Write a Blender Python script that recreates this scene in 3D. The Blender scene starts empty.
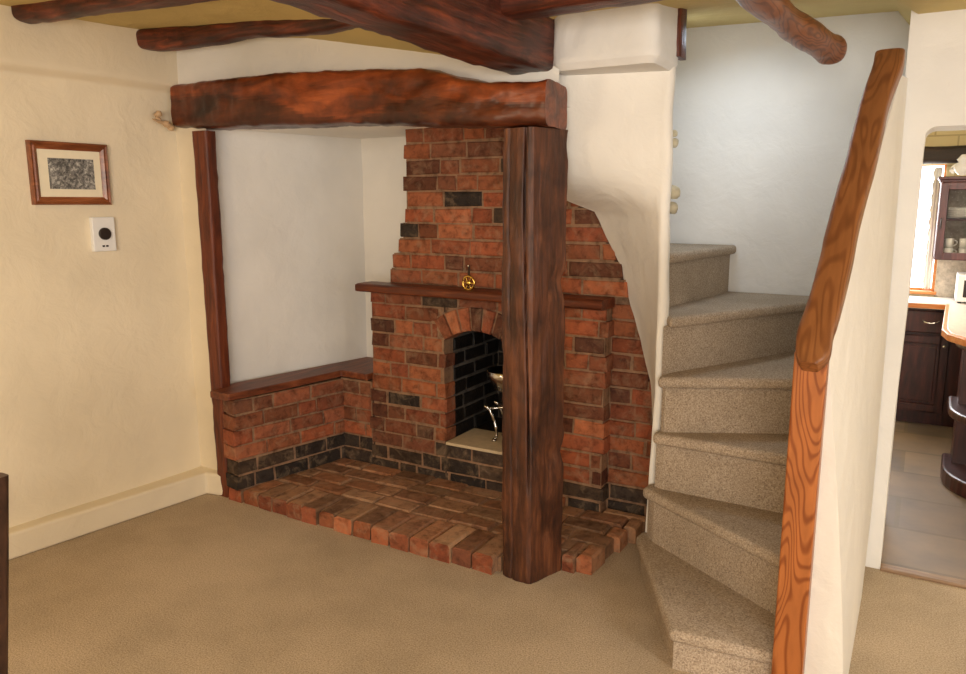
import bpy, bmesh, math, random
from mathutils import Vector, noise

S = bpy.context.scene
COL = S.collection

# ------------------------------------------------------------------ camera, world, lights, exposure
def link(o):
    COL.objects.link(o)
    return o

cam_d = bpy.data.cameras.new('camera')
cam = link(bpy.data.objects.new('camera', cam_d))
cam_d.sensor_width = 36.0
cam_d.lens = 760 / 966 * 36
cam_d.clip_start = 0.02
cam.location = (0, 0, 1.6)
cam.rotation_euler = (math.pi / 2 - math.atan(134 / 760), 0, math.radians(30))
S.camera = cam

w = bpy.data.worlds.new('world')
S.world = w
w.use_nodes = True
w.node_tree.nodes['Background'].inputs[0].default_value = (0.85, 0.92, 1.0, 1)
w.node_tree.nodes['Background'].inputs[1].default_value = 0.35

S.view_settings.view_transform = 'Standard'
S.view_settings.look = 'None'
S.view_settings.gamma = 1
S.view_settings.use_curve_mapping = False
S.view_settings.exposure = 0.62

def area(name, loc, target, sx, sy, power, col):
    d = bpy.data.lights.new(name, 'AREA')
    d.shape = 'RECTANGLE'
    d.size, d.size_y, d.energy, d.color = sx, sy, power, col
    o = link(bpy.data.objects.new(name, d))
    o.location = loc
    o.rotation_euler = (Vector(target) - Vector(loc)).to_track_quat('-Z', 'Y').to_euler()
    return o

def point(name, loc, power, col, r=0.1):
    d = bpy.data.lights.new(name, 'POINT')
    d.energy, d.color, d.shadow_soft_size = power, col, r
    o = link(bpy.data.objects.new(name, d))
    o.location = loc
    return o

area('room_rear_fill', (0.9, -2.3, 1.55), (-1.2, 3.0, 1.0), 2.2, 1.4, 86, (1.0, 0.95, 0.88))  # added unseen fill behind the camera; the back wall has no window
point('room_lamp', (-2.1, 0.3, 1.75), 23, (1.0, 0.82, 0.58), 0.18)
area('kitchen_window_daylight', (-0.4, 6.6, 1.45), (0.1, 4.0, 0.4), 0.9, 0.9, 18, (0.95, 0.97, 1.0))
area('kitchen_ceiling_lamp', (0.5, 5.3, 2.1), (0.4, 5.3, 0), 0.6, 0.6, 15, (1.0, 0.86, 0.66))
area('landing_daylight', (-0.95, 3.62, 2.34), (-0.75, 3.75, 0.5), 0.3, 0.5, 3.2, (0.72, 0.86, 1.0))
area('room_side_fill', (2.5, 0.9, 1.5), (-0.6, 2.6, 0.9), 1.2, 1.2, 34, (0.98, 0.98, 0.98))  # added unseen fill from the right, brightens partition, stairs and floor

# ------------------------------------------------------------------ materials
def lin(r, g, b):
    f = lambda c: (c / 255 / 12.92) if c / 255 <= 0.04045 else ((c / 255 + 0.055) / 1.055) ** 2.4
    return (f(r), f(g), f(b), 1)

def new_mat(name, rough=0.8, spec=0.3, metal=0.0):
    m = bpy.data.materials.new(name)
    m.use_nodes = True
    nt = m.node_tree
    b = nt.nodes['Principled BSDF']
    b.inputs['Roughness'].default_value = rough
    b.inputs['Specular IOR Level'].default_value = spec
    b.inputs['Metallic'].default_value = metal
    return m, nt, b

def nd(nt, kind, **kw):
    n = nt.nodes.new(kind)
    for k, v in kw.items():
        if k.startswith('i_'):
            n.inputs[k[2:].replace('_', ' ')].default_value = v
        else:
            setattr(n, k, v)
    return n

def coords(nt, scale=(1, 1, 1), rot=0.0):
    tc = nd(nt, 'ShaderNodeTexCoord')
    mp = nd(nt, 'ShaderNodeMapping')
    mp.inputs['Scale'].default_value = scale
    src = tc.outputs['Object']
    if rot:
        m0 = nd(nt, 'ShaderNodeMapping')
        m0.inputs['Rotation'].default_value = (rot, 0, 0)
        nt.links.new(src, m0.inputs['Vector'])
        src = m0.outputs['Vector']
    nt.links.new(src, mp.inputs['Vector'])
    return mp.outputs['Vector']

def noise_tex(nt, vec, scale, detail=4, rough=0.55, dist=0.0):
    n = nd(nt, 'ShaderNodeTexNoise')
    n.inputs['Scale'].default_value = scale
    n.inputs['Detail'].default_value = detail
    n.inputs['Roughness'].default_value = rough
    n.inputs['Distortion'].default_value = dist
    nt.links.new(vec, n.inputs['Vector'])
    return n.outputs['Fac']

def ramp(nt, fac, stops):
    r = nd(nt, 'ShaderNodeValToRGB')
    e = r.color_ramp.elements
    while len(e) < len(stops):
        e.new(0.5)
    for el, (p, c) in zip(e, stops):
        el.position = p
        el.color = c
    nt.links.new(fac, r.inputs[0])
    return r.outputs[0]

def mix(nt, mode, fac, a, b):
    m = nd(nt, 'ShaderNodeMix', data_type='RGBA', blend_type=mode)
    for sock, v in ((m.inputs[0], fac), (m.inputs[6], a), (m.inputs[7], b)):
        if hasattr(v, 'links'):
            nt.links.new(v, sock)
        else:
            sock.default_value = v
    return m.outputs[2]

def bump(nt, b, fac, strength=0.3, dist=0.01):
    n = nd(nt, 'ShaderNodeBump')
    n.inputs['Strength'].default_value = strength
    n.inputs['Distance'].default_value = dist
    nt.links.new(fac, n.inputs['Height'])
    nt.links.new(n.outputs[0], b.inputs['Normal'])

def plain(name, col, rough=0.6, spec=0.3, metal=0.0, var=0.12, scale=30):
    m, nt, b = new_mat(name, rough, spec, metal)
    f = noise_tex(nt, coords(nt), scale, 3)
    lo = tuple(c * (1 - var) for c in col[:3]) + (1,)
    hi = tuple(min(1, c * (1 + var)) for c in col[:3]) + (1,)
    nt.links.new(ramp(nt, f, [(0.3, lo), (0.7, hi)]), b.inputs['Base Color'])
    return m

def plaster(name, col, var=0.05):
    m, nt, b = new_mat(name, 0.75, 0.25)
    v = coords(nt)
    f = noise_tex(nt, v, 1.7, 3)
    lo = tuple(c * (1 - var) for c in col[:3]) + (1,)
    hi = tuple(min(1, c * (1 + var)) for c in col[:3]) + (1,)
    nt.links.new(ramp(nt, f, [(0.35, lo), (0.65, hi)]), b.inputs['Base Color'])
    g = noise_tex(nt, v, 7, 6, 0.55, 0.4)
    bump(nt, b, g, 0.5, 0.02)
    return m

def wood(name, axis, dark, mid, light, scale=5, stretch=10, rough=0.42, patch=True, bstr=0.45, tint=False):
    m, nt, b = new_mat(name, rough, 0.45)
    sc = [stretch] * 3
    sc[axis] = 1.0
    v = coords(nt, tuple(sc))
    f = noise_tex(nt, v, scale, 6, 0.62, 0.6)
    col = ramp(nt, f, [(0.30, dark), (0.52, mid), (0.72, light)])
    if patch:
        p = noise_tex(nt, coords(nt), 5.0, 4, 0.6, 0.5)
        pc = ramp(nt, p, [(0.36, (0.42, 0.36, 0.34, 1)), (0.62, (1.25, 1.15, 1.05, 1))])
        col = mix(nt, 'MULTIPLY', 0.9, col, pc)
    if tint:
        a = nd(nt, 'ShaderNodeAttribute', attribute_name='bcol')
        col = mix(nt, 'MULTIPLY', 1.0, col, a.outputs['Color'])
    nt.links.new(col, b.inputs['Base Color'])
    bump(nt, b, f, bstr, 0.012)
    return m

def oak(name, axis, dark, light, scale=3.0, freq=110, st=5.0, rot=0.0):
    m, nt, b = new_mat(name, 0.35, 0.4)
    sc = [st] * 3
    sc[axis] = 1.0
    v = coords(nt, tuple(sc), rot)
    g = noise_tex(nt, v, scale * 0.45, 2, 0.4, 0.3)
    mu = nd(nt, 'ShaderNodeMath', operation='MULTIPLY'); mu.inputs[1].default_value = freq
    sn = nd(nt, 'ShaderNodeMath', operation='SINE')
    nt.links.new(g, mu.inputs[0]); nt.links.new(mu.outputs[0], sn.inputs[0])
    ma = nd(nt, 'ShaderNodeMath', operation='MULTIPLY_ADD'); ma.inputs[1].default_value = 0.5; ma.inputs[2].default_value = 0.5
    nt.links.new(sn.outputs[0], ma.inputs[0])
    f = noise_tex(nt, v, 6, 5)
    c1 = ramp(nt, ma.outputs[0], [(0.0, dark), (0.5, light)])
    c2 = ramp(nt, f, [(0.3, (0.75, 0.72, 0.7, 1)), (0.7, (1.1, 1.08, 1.05, 1))])
    nt.links.new(mix(nt, 'MULTIPLY', 0.8, c1, c2), b.inputs['Base Color'])
    bump(nt, b, f, 0.1, 0.004)
    return m

def brick_mat(name, rough=0.85, dust=0.5):
    m, nt, b = new_mat(name, rough, 0.25)
    a = nd(nt, 'ShaderNodeAttribute', attribute_name='bcol')
    v = coords(nt)
    f = noise_tex(nt, v, 22, 6, 0.65, 0.3)
    g = noise_tex(nt, v, 90, 4, 0.6)
    c = mix(nt, 'MULTIPLY', 1.0, a.outputs['Color'], ramp(nt, f, [(0.3, (0.45, 0.42, 0.40, 1)), (0.5, (1, 1, 1, 1)), (0.72, (1.3, 1.25, 1.18, 1))]))
    d = noise_tex(nt, v, 11, 6, 0.7, 0.8)
    c = mix(nt, 'MIX', ramp(nt, d, [(0.50, (0, 0, 0, 1)), (0.75, (dust, dust, dust, 1))]), c, lin(168, 140, 112))
    nt.links.new(c, b.inputs['Base Color'])
    h = mix(nt, 'MIX', 0.4, f, g)
    bump(nt, b, h, 0.6, 0.012)
    return m

def carpet(name, c0, c1, c2):
    m, nt, b = new_mat(name, 0.95, 0.1)
    v = coords(nt)
    f = noise_tex(nt, v, 170, 3, 0.7)
    col = ramp(nt, f, [(0.32, c0), (0.5, c1), (0.68, c2)])
    p = noise_tex(nt, v, 1.6, 4, 0.6)
    col = mix(nt, 'MULTIPLY', 0.7, col, ramp(nt, p, [(0.35, (0.74, 0.73, 0.70, 1)), (0.62, (1.08, 1.07, 1.06, 1))]))
    nt.links.new(col, b.inputs['Base Color'])
    bump(nt, b, f, 0.5, 0.006)
    return m

def emit(name, col, power):
    m, nt, b = new_mat(name)
    b.inputs['Base Color'].default_value = col
    b.inputs['Emission Color'].default_value = col
    b.inputs['Emission Strength'].default_value = power
    return m

M = {}
M['cream'] = plaster('cream_plaster', lin(234, 221, 196))
M['white'] = plaster('white_plaster', lin(232, 229, 224))
M['offwhite'] = plaster('offwhite_plaster', lin(236, 231, 222))
M['ceil'] = plaster('shaded_ceiling_paint', lin(206, 184, 124))  # the ceiling's shade is put into this darker olive-yellow base colour
M['carpet'] = carpet('beige_carpet', lin(156, 137, 114), lin(192, 173, 149), lin(214, 197, 174))
M['stair_carpet'] = carpet('stair_carpet', lin(134, 116, 100), lin(182, 164, 144), lin(210, 194, 174))
D, MI, L = lin(38, 19, 12), lin(96, 46, 24), lin(168, 82, 36)
for i, a in enumerate('xyz'):
    M['wood_' + a] = wood('old_timber_' + a, i, lin(44, 22, 16), lin(88, 42, 28), lin(134, 66, 40), 4, 12)
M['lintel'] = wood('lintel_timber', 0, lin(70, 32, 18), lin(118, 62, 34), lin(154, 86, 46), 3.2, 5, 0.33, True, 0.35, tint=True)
M['post'] = wood('dark_post_timber', 2, lin(52, 30, 20), lin(88, 52, 34), lin(118, 74, 48), 4, 9, 0.5)
M['jamb_post'] = wood('red_brown_timber', 2, lin(70, 30, 16), lin(104, 48, 26), lin(130, 66, 36), 4, 9, 0.5, False)
M['shelf_x'] = wood('mantel_timber_x', 0, lin(60, 26, 14), lin(96, 44, 22), lin(130, 66, 34), 4, 9, 0.4, False, 0.2)
M['shelf_y'] = wood('seat_timber_y', 1, lin(72, 34, 20), lin(112, 58, 34), lin(142, 82, 52), 4, 9, 0.45, False, 0.2)
M['oak_z'] = oak('newel_oak', 2, lin(138, 74, 34), lin(176, 106, 56), 3.0, 170)
M['oak_y'] = oak('handrail_oak', 1, lin(124, 76, 42), lin(146, 94, 54), 2.4, 120, 8.0, math.radians(-47.5))
M['log'] = oak('log_wood', 1, lin(104, 58, 30), lin(140, 84, 46), 2.2, 130, 10.0)
M['brick'] = brick_mat('old_brick')
M['hearth_brick'] = brick_mat('hearth_brick', 0.75, 0.75)
M['black_brick'] = brick_mat('sooted_brick', 0.45, 0.05)
M['tile'] = plain('sill_tile', lin(206, 184, 150), 0.7, var=0.08)
M['soot'] = plain('soot', lin(30, 27, 25), 0.8)
M['steel'] = plain('polished_steel', lin(210, 208, 205), 0.18, 0.5, 1.0, var=0.05)
M['brass'] = plain('brass', lin(214, 176, 92), 0.25, 0.5, 1.0, var=0.1)
M['leather'] = plain('dark_strap', lin(60, 38, 24), 0.6)
M['frame'] = wood('copper_frame', 1, lin(92, 48, 26), lin(134, 76, 44), lin(178, 110, 70), 3, 6, 0.3, False, 0.1)
M['mount'] = plain('cream_mount', lin(240, 230, 205), 0.8, var=0.02)
M['plastic'] = plain('white_plastic', lin(238, 238, 238), 0.4, var=0.02)
M['dark_plastic'] = plain('dark_plastic', lin(48, 40, 38), 0.4)
M['hook'] = plain('beige_ceramic', lin(196, 164, 128), 0.5)
M['knob'] = plain('grey_plaster', lin(196, 186, 160), 0.8)
M['chair'] = wood('dark_chair_wood', 2, lin(40, 24, 18), lin(66, 42, 32), lin(84, 56, 42), 4, 9, 0.4, False, 0.1)
M['mahog'] = wood('mahogany', 2, lin(40, 18, 16), lin(62, 28, 24), lin(84, 40, 32), 4, 8, 0.35, False, 0.1)
M['mahog_purple'] = wood('cupboard_wood', 2, lin(54, 26, 30), lin(76, 40, 42), lin(98, 54, 54), 4, 8, 0.35, False, 0.1)
M['worktop'] = plain('grey_worktop', lin(196, 188, 178), 0.35, 0.5, var=0.1, scale=60)
M['edge'] = wood('worktop_edge', 0, lin(170, 96, 44), lin(196, 122, 62), lin(214, 144, 84), 4, 8, 0.4, False, 0.1)
M['china'] = plain('white_china', lin(236, 232, 226), 0.25, 0.5, var=0.03)
M['splash'] = plain('speckled_splashback', lin(190, 178, 162), 0.5, var=0.25, scale=40)
M['daylight'] = emit('window_daylight', (0.95, 0.97, 1.0, 1), 3.2)
M['black_beam'] = wood('blackened_timber', 0, lin(24, 17, 14), lin(42, 30, 24), lin(60, 44, 34), 4, 9, 0.6, False)

m, nt, b = new_mat('engraving_print', 0.6)
vv = coords(nt)
f = noise_tex(nt, vv, 60, 8, 0.75, 0.6)
g = noise_tex(nt, vv, 9, 3, 0.5)
c = ramp(nt, f, [(0.36, (0.06, 0.06, 0.06, 1)), (0.5, (0.25, 0.24, 0.23, 1)), (0.64, (0.75, 0.73, 0.68, 1))])
nt.links.new(mix(nt, 'MULTIPLY', 0.8, c, ramp(nt, g, [(0.4, (0.35, 0.35, 0.35, 1)), (0.6, (1, 1, 1, 1))])), b.inputs['Base Color'])
M['print'] = m

m, nt, b = new_mat('slate_flags', 0.55, 0.4)
vv = coords(nt)
br = nd(nt, 'ShaderNodeTexBrick')
br.inputs['Scale'].default_value = 1.0
br.inputs['Brick Width'].default_value = 0.62
br.inputs['Row Height'].default_value = 0.46
br.inputs['Mortar Size'].default_value = 0.012
br.inputs['Color1'].default_value = lin(150, 132, 112)
br.inputs['Color2'].default_value = lin(118, 106, 98)
br.inputs['Mortar'].default_value = lin(128, 114, 96)
nt.links.new(vv, br.inputs['Vector'])
f = noise_tex(nt, vv, 3.2, 5)
nt.links.new(mix(nt, 'MULTIPLY', 0.9, br.outputs['Color'], ramp(nt, f, [(0.3, (0.7, 0.72, 0.78, 1)), (0.65, (1.1, 1.02, 0.92, 1))])), b.inputs['Base Color'])
M['flags'] = m

m, nt, b = new_mat('painted_block', 0.8)
vv = coords(nt)
br = nd(nt, 'ShaderNodeTexBrick')
br.inputs['Scale'].default_value = 1.0
br.inputs['Brick Width'].default_value = 0.30
br.inputs['Row Height'].default_value = 0.11
br.inputs['Mortar Size'].default_value = 0.006
br.inputs['Color1'].default_value = lin(236, 222, 180)
br.inputs['Color2'].default_value = lin(230, 214, 170)
br.inputs['Mortar'].default_value = lin(205, 188, 146)
sx = nd(nt, 'ShaderNodeSeparateXYZ'); cx = nd(nt, 'ShaderNodeCombineXYZ')
nt.links.new(vv, sx.inputs[0]); nt.links.new(sx.outputs[0], cx.inputs[0]); nt.links.new(sx.outputs[2], cx.inputs[1])
nt.links.new(cx.outputs[0], br.inputs['Vector'])
nt.links.new(br.outputs['Color'], b.inputs['Base Color'])
M['block'] = m
M['threshold'] = wood('threshold_wood', 0, lin(120, 92, 66), lin(146, 116, 88), lin(168, 138, 108), 4, 8, 0.5, False, 0.1)

m, nt, b = new_mat('cabinet_glass', 0.05, 0.5)
b.inputs['Transmission Weight'].default_value = 1.0
b.inputs['IOR'].default_value = 1.05
M['glass'] = m

# ------------------------------------------------------------------ mesh helpers
class MB:
    def __init__(s):
        s.v, s.f, s.c, s.m, s.sm = [], [], [], [], []

    def add(s, vs, fs, col=None, mi=0, smooth=False):
        o = len(s.v)
        s.v += [tuple(p) for p in vs]
        for k, f in enumerate(fs):
            s.f.append([i + o for i in f])
            s.c.append(col[k] if isinstance(col, list) else (col or (1, 1, 1, 1)))
            s.m.append(mi)
            s.sm.append(smooth)

    def box(s, x0, x1, y0, y1, z0, z1, mi=0, col=None):
        vs = [(x0, y0, z0), (x1, y0, z0), (x1, y1, z0), (x0, y1, z0), (x0, y0, z1), (x1, y0, z1), (x1, y1, z1), (x0, y1, z1)]
        s.add(vs, [(0, 3, 2, 1), (4, 5, 6, 7), (0, 1, 5, 4), (1, 2, 6, 5), (2, 3, 7, 6), (3, 0, 4, 7)], col, mi)

    def prism(s, poly, z0, z1, mi=0):
        n = len(poly)
        vs = [(x, y, z0) for x, y in poly] + [(x, y, z1) for x, y in poly]
        fs = [list(range(n))[::-1], list(range(n, 2 * n))] + [(i, (i + 1) % n, n + (i + 1) % n, n + i) for i in range(n)]
        s.add(vs, fs, None, mi)

    def rings(s, rings, mi=0, smooth=True, cap=True, closed=False):
        n = len(rings[0])
        vs = [p for r in rings for p in r]
        fs = []
        k = len(rings)
        for i in range(k if closed else k - 1):
            for j in range(n):
                a, b_ = i * n, ((i + 1) % k) * n
                fs.append((a + j, a + (j + 1) % n, b_ + (j + 1) % n, b_ + j))
        s.add(vs, fs, None, mi, smooth)
        if cap and not closed:
            s.add(rings[0], [list(range(n))[::-1]], None, mi)
            s.add(rings[-1], [list(range(n))], None, mi)

    def lathe(s, prof, c, n=24, mi=0, axis='z'):
        rs = []
        for r, h in prof:
            ring = []
            for j in range(n):
                t = 2 * math.pi * j / n
                a, b_ = r * math.cos(t), r * math.sin(t)
                p = {'z': (a, b_, h), 'y': (a, h, b_), 'x': (h, a, b_)}[axis]
                ring.append(Vector(c) + Vector(p))
            rs.append(ring)
        s.rings(rs, mi)

    def tube(s, pts, r, n=10, mi=0, cap=True, closed=False):
        pts = [Vector(p) for p in pts]
        rs = []
        k = len(pts)
        for i, p in enumerate(pts):
            if closed:
                t = pts[(i + 1) % k] - pts[i - 1]
            else:
                t = pts[min(i + 1, k - 1)] - pts[max(i - 1, 0)]
            t.normalize()
            u = Vector((0, 0, 1)) if abs(t.z) < 0.9 else Vector((1, 0, 0))
            a = t.cross(u).normalized()
            b_ = t.cross(a)
            rr = r[i] if isinstance(r, (list, tuple)) else r
            rs.append([p + rr * (math.cos(2 * math.pi * j / n) * a + math.sin(2 * math.pi * j / n) * b_) for j in range(n)])
        s.rings(rs, mi, True, cap, closed)

    def build(s, name, mats, parent=None, bevel=0, seg=2, fixn=True, subd=0):
        me = bpy.data.meshes.new(name)
        me.from_pydata(s.v, [], s.f)
        mats = mats if isinstance(mats, (list, tuple)) else [mats]
        for mm in mats:
            me.materials.append(mm)
        for p, mi, sm in zip(me.polygons, s.m, s.sm):
            p.material_index = mi
            p.use_smooth = sm
        at = me.attributes.new('bcol', 'FLOAT_COLOR', 'CORNER')
        data = []
        for p, c in zip(me.polygons, s.c):
            data += list(c) * p.loop_total
        at.data.foreach_set('color', data)
        if bevel or fixn:
            bm = bmesh.new()
            bm.from_mesh(me)
            if bevel:
                bmesh.ops.remove_doubles(bm, verts=bm.verts, dist=1e-5)
                es = [e for e in bm.edges if len(e.link_faces) == 2 and e.calc_face_angle(0) > 0.5]
                bmesh.ops.bevel(bm, geom=es, offset=bevel, segments=seg, affect='EDGES', profile=0.5, clamp_overlap=True)
            if fixn:
                bmesh.ops.recalc_face_normals(bm, faces=bm.faces)
            bm.to_mesh(me)
            bm.free()
        o = link(bpy.data.objects.new(name, me))
        if parent:
            o.parent = parent
            o.matrix_parent_inverse = parent.matrix_world.inverted()
        return o

def tag(o, label=None, cat=None, group=None, kind=None):
    if label: o['label'] = label
    if cat: o['category'] = cat
    if group: o['group'] = group
    if kind: o['kind'] = kind
    return o

def empty(name, loc, label, cat, group=None):
    o = link(bpy.data.objects.new(name, None))
    o.location = loc
    o.empty_display_size = 0.1
    bpy.context.view_layer.update()
    return tag(o, label, cat, group, 'thing')

def struct(o):
    o['kind'] = 'structure'
    return o

def fbm(p, sc):
    p = Vector(p) * sc
    return noise.noise(p) + 0.5 * noise.noise(p * 2.1 + Vector((7, 3, 1))) + 0.25 * noise.noise(p * 4.3)

def lerp_tab(tab, x):
    if x <= tab[0][0]: return tab[0][1]
    for (a, va), (b_, vb) in zip(tab, tab[1:]):
        if x <= b_:
            return va + (vb - va) * (x - a) / (b_ - a)
    return tab[-1][1]

def superrect(n, e=4.0):
    out = []
    for j in range(n):
        t = 2 * math.pi * (j + 0.5) / n
        c, s_ = math.cos(t), math.sin(t)
        k = (abs(c) ** e + abs(s_) ** e) ** (-1 / e)
        out.append((c * k, s_ * k))
    return out

def timber(mb, path, steps=48, n=28, amp=0.008, freq=7, e=5.0, seed=0, flat=False, mi=0):
    """path: list of (center, side half vector, up half vector), lofted with a rough surface."""
    sec = superrect(n, e)
    rs = []
    k = len(path) - 1
    for i in range(steps + 1):
        t = i / steps * k
        a = min(int(t), k - 1)
        f_ = t - a
        f2 = f_ if k == 1 else f_
        P = [Vector(path[a][q]).lerp(Vector(path[a + 1][q]), f2) for q in range(3)]
        ring = []
        for sx_, sy_ in sec:
            d = P[1] * sx_ + P[2] * sy_
            p = P[0] + d
            q = p + Vector((seed, seed * 1.7, 0))
            p = p + d.normalized() * (amp * fbm(q, freq) + amp * 0.6 * fbm(q, freq * 2.7))
            ring.append(p)
        rs.append(ring)
    mb.rings(rs, mi, True)

def catmull(pts, n):
    P = [Vector(p) for p in pts]
    P = [P[0] * 2 - P[1]] + P + [P[-1] * 2 - P[-2]]
    out = []
    k = len(P) - 3
    for i in range(n + 1):
        t = i / n * k
        a = min(int(t), k - 1)
        u = t - a
        p0, p1, p2, p3 = P[a:a + 4]
        out.append(0.5 * ((2 * p1) + (p2 - p0) * u + (2 * p0 - 5 * p1 + 4 * p2 - p3) * u * u + (3 * p1 - p0 - 3 * p2 + p3) * u ** 3))
    return out

# ------------------------------------------------------------------ bricks
RED = [lin(150, 82, 54), lin(140, 76, 52), lin(160, 94, 62), lin(130, 72, 50), lin(164, 100, 68), lin(138, 82, 58)]
BRN = [lin(98, 64, 48), lin(84, 54, 42), lin(116, 70, 48), lin(92, 58, 44)]
BLK = [lin(56, 47, 41), lin(66, 54, 46), lin(48, 41, 37), lin(74, 58, 46)]
SOOT = [lin(26, 23, 22), lin(32, 28, 26), lin(22, 20, 19)]
MORTAR = lin(142, 110, 86)

def brick(mb, o, u, v, wv, lu, lv, lw, rnd, cols, front=None, ch=0.007, jit=0.004):
    """o corner; u along, v up, wv outwards (towards the viewer). lw depth."""
    o, u, v, wv = Vector(o), Vector(u), Vector(v), Vector(wv)
    J = lambda k=1.0: rnd.uniform(-jit, jit) * k
    def q(a, b_, c_): return o + u * (a + J()) + v * (b_ + J()) + wv * (c_ + J(0.3))
    vs = []
    for d, ins in ((0, 0.0), (lw - ch, 0.0), (lw, ch)):
        vs += [q(ins, ins, d), q(lu - ins, ins, d), q(lu - ins, lv - ins, d), q(ins, lv - ins, d)]
    fs = [(3, 2, 1, 0)]
    for k in (0, 4):
        fs += [(k + i, k + (i + 1) % 4, k + 4 + (i + 1) % 4, k + 4 + i) for i in range(4)]
    fs.append((8, 9, 10, 11))
    mb.add(vs, fs, cols)

def pick(rnd, p_red, dark=BRN):
    c = rnd.choice(RED) if rnd.random() < p_red else rnd.choice(dark)
    e = rnd.choice(RED if dark is BRN else dark)
    t = rnd.uniform(0, 0.4)
    k = rnd.uniform(0.75, 1.28)
    return tuple((c[i] * (1 - t) + e[i] * t) * k for i in range(3)) + (1,)

PITCH = 0.0835
def wall_bricks(mb, rnd, org, u, wv, z0, rows, extent, palette, depth=0.10, skip=None, jag=0.0, cut=None, joint=0.011, rough_ends=(False, False)):
    org, u, wv = Vector(org), Vector(u).normalized(), Vector(wv).normalized()
    for r in range(rows):
        z = z0 + r * PITCH
        a, b_ = extent(r, z)
        if rough_ends[0]: a += rnd.uniform(-jag, jag)
        if rough_ends[1]: b_ += rnd.uniform(-jag, jag)
        x = a - (0.11 if r % 2 else 0.0) - rnd.uniform(0, 0.05) * (0 if r % 2 else 1)
        while x < b_ - 0.01:
            ln = rnd.choice([0.225, 0.225, 0.235, 0.21, 0.112])
            x0, x1 = max(x, a), min(x + ln, b_)
            if b_ - x1 < 0.05: x1 = b_; ln = b_ - x
            x += ln + joint
            segs = [(x0, x1)]
            if cut:
                c0, c1 = cut(z, z + PITCH - joint)
                if c1 > c0:
                    segs = [(p, q) for p, q in ((x0, min(x1, c0)), (max(x0, c1), x1))]
            for p, q in segs:
                if q - p < 0.025: continue
                brick(mb, org + u * p + Vector((0, 0, z)) - wv * depth, u, (0, 0, 1), wv, q - p, PITCH - joint, depth + rnd.uniform(-0.004, 0.004), rnd, palette(r, (p + q) / 2, rnd))

# ------------------------------------------------------------------ STRUCTURE
# floor
mb = MB(); mb.box(-4.2, 2.8, -2.7, 3.62, -0.1, 0.0)
struct(mb.build('floor', M['carpet']))
mb = MB(); mb.box(-1.2, 1.6, 3.72, 6.9, -0.1, 0.0)
struct(mb.build('floor_kitchen', M['flags']))

# ceiling height over the room
COVE = [(-3.5, 2.47), (-2.6, 2.36), (-2.07, 2.25), (-1.58, 2.15), (-1.35, 2.28)]
def ceil_z(x, y):
    base = lerp_tab([(-1.6, 2.43), (-1.4, 2.31)], x)
    if x < -1.35:
        if y > 2.2:
            t = min(1, (y - 2.2) / 0.65)
            base = base + (lerp_tab(COVE, x) - base) * t * t
    elif y > 2.85:
        sl = lerp_tab([(-1.3, 0.15), (-0.2, 0.125), (-0.1, 0.03)], x)
        base += (y - 2.85) * sl
    return base
mb = MB()
xs = [-4.2 + 0.1 * i for i in range(71)]
ys = [-2.7 + 0.1 * i for i in range(71)]
vs = [(x, y, ceil_z(x, y)) for y in ys for x in xs]
nx = len(xs)
fs = [(j * nx + i, (j + 1) * nx + i, (j + 1) * nx + i + 1, j * nx + i + 1) for j in range(len(ys) - 1) for i in range(nx - 1)]
mb.add(vs, fs, None, 0, True)
struct(mb.build('ceiling', M['ceil'], fixn=False))

# left wall: a gently uneven plaster skin, upper band stepping forward at z = 2.19
def left_x(y, z):
    x = -3.46 + (min(y, 2.76) - 2.76) * 0.085 - 0.008 * (z - 1.0)
    x += 0.007 * fbm((0, y, z), 2.2)
    x += 0.055 * max(0, min(1, (z - 2.165) / 0.03))
    return x
mb = MB()
ys = [-2.6 + 0.06 * i for i in range(90)]
ys[-1] = 2.87
zs = [0.05 * i for i in range(43)] + [2.15, 2.162, 2.17, 2.18, 2.19, 2.2, 2.22, 2.26, 2.32, 2.4, 2.5]
vs = [(left_x(y, z), y, z) for z in zs for y in ys]
n = len(ys)
mb.add(vs, [(j * n + i, j * n + i + 1, (j + 1) * n + i + 1, (j + 1) * n + i) for j in range(len(zs) - 1) for i in range(n - 1)], None, 0, True)
struct(mb.build('wall_left', M['cream'], fixn=False))

# short return between the left wall and the jamb post
mb = MB()
xs = [-3.55 + 0.0385 * i for i in range(9)]
zr = [q for q in zs if q < 2.08]
vs = [(x, 2.775 + 0.005 * fbm((x, 0, z), 3), z) for z in zr for x in xs]
n = len(xs)
mb.add(vs, [(j * n + i, j * n + i + 1, (j + 1) * n + i + 1, (j + 1) * n + i) for j in range(len(zr) - 1) for i in range(n - 1)], None, 0, True)
struct(mb.build('wall_return', M['cream'], fixn=False))

# skirting of the left wall and its short return
mb = MB()
sk = [(-3.90, -2.6), (-3.471, 1.725), (-3.345, 2.715), (-3.24, 2.735), (-3.24, 2.80), (-3.60, 2.80), (-4.05, -2.6)]
mb.prism(sk, 0.0, 0.125)
struct(mb.build('baseboard_left', M['cream'], bevel=0.012))

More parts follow.
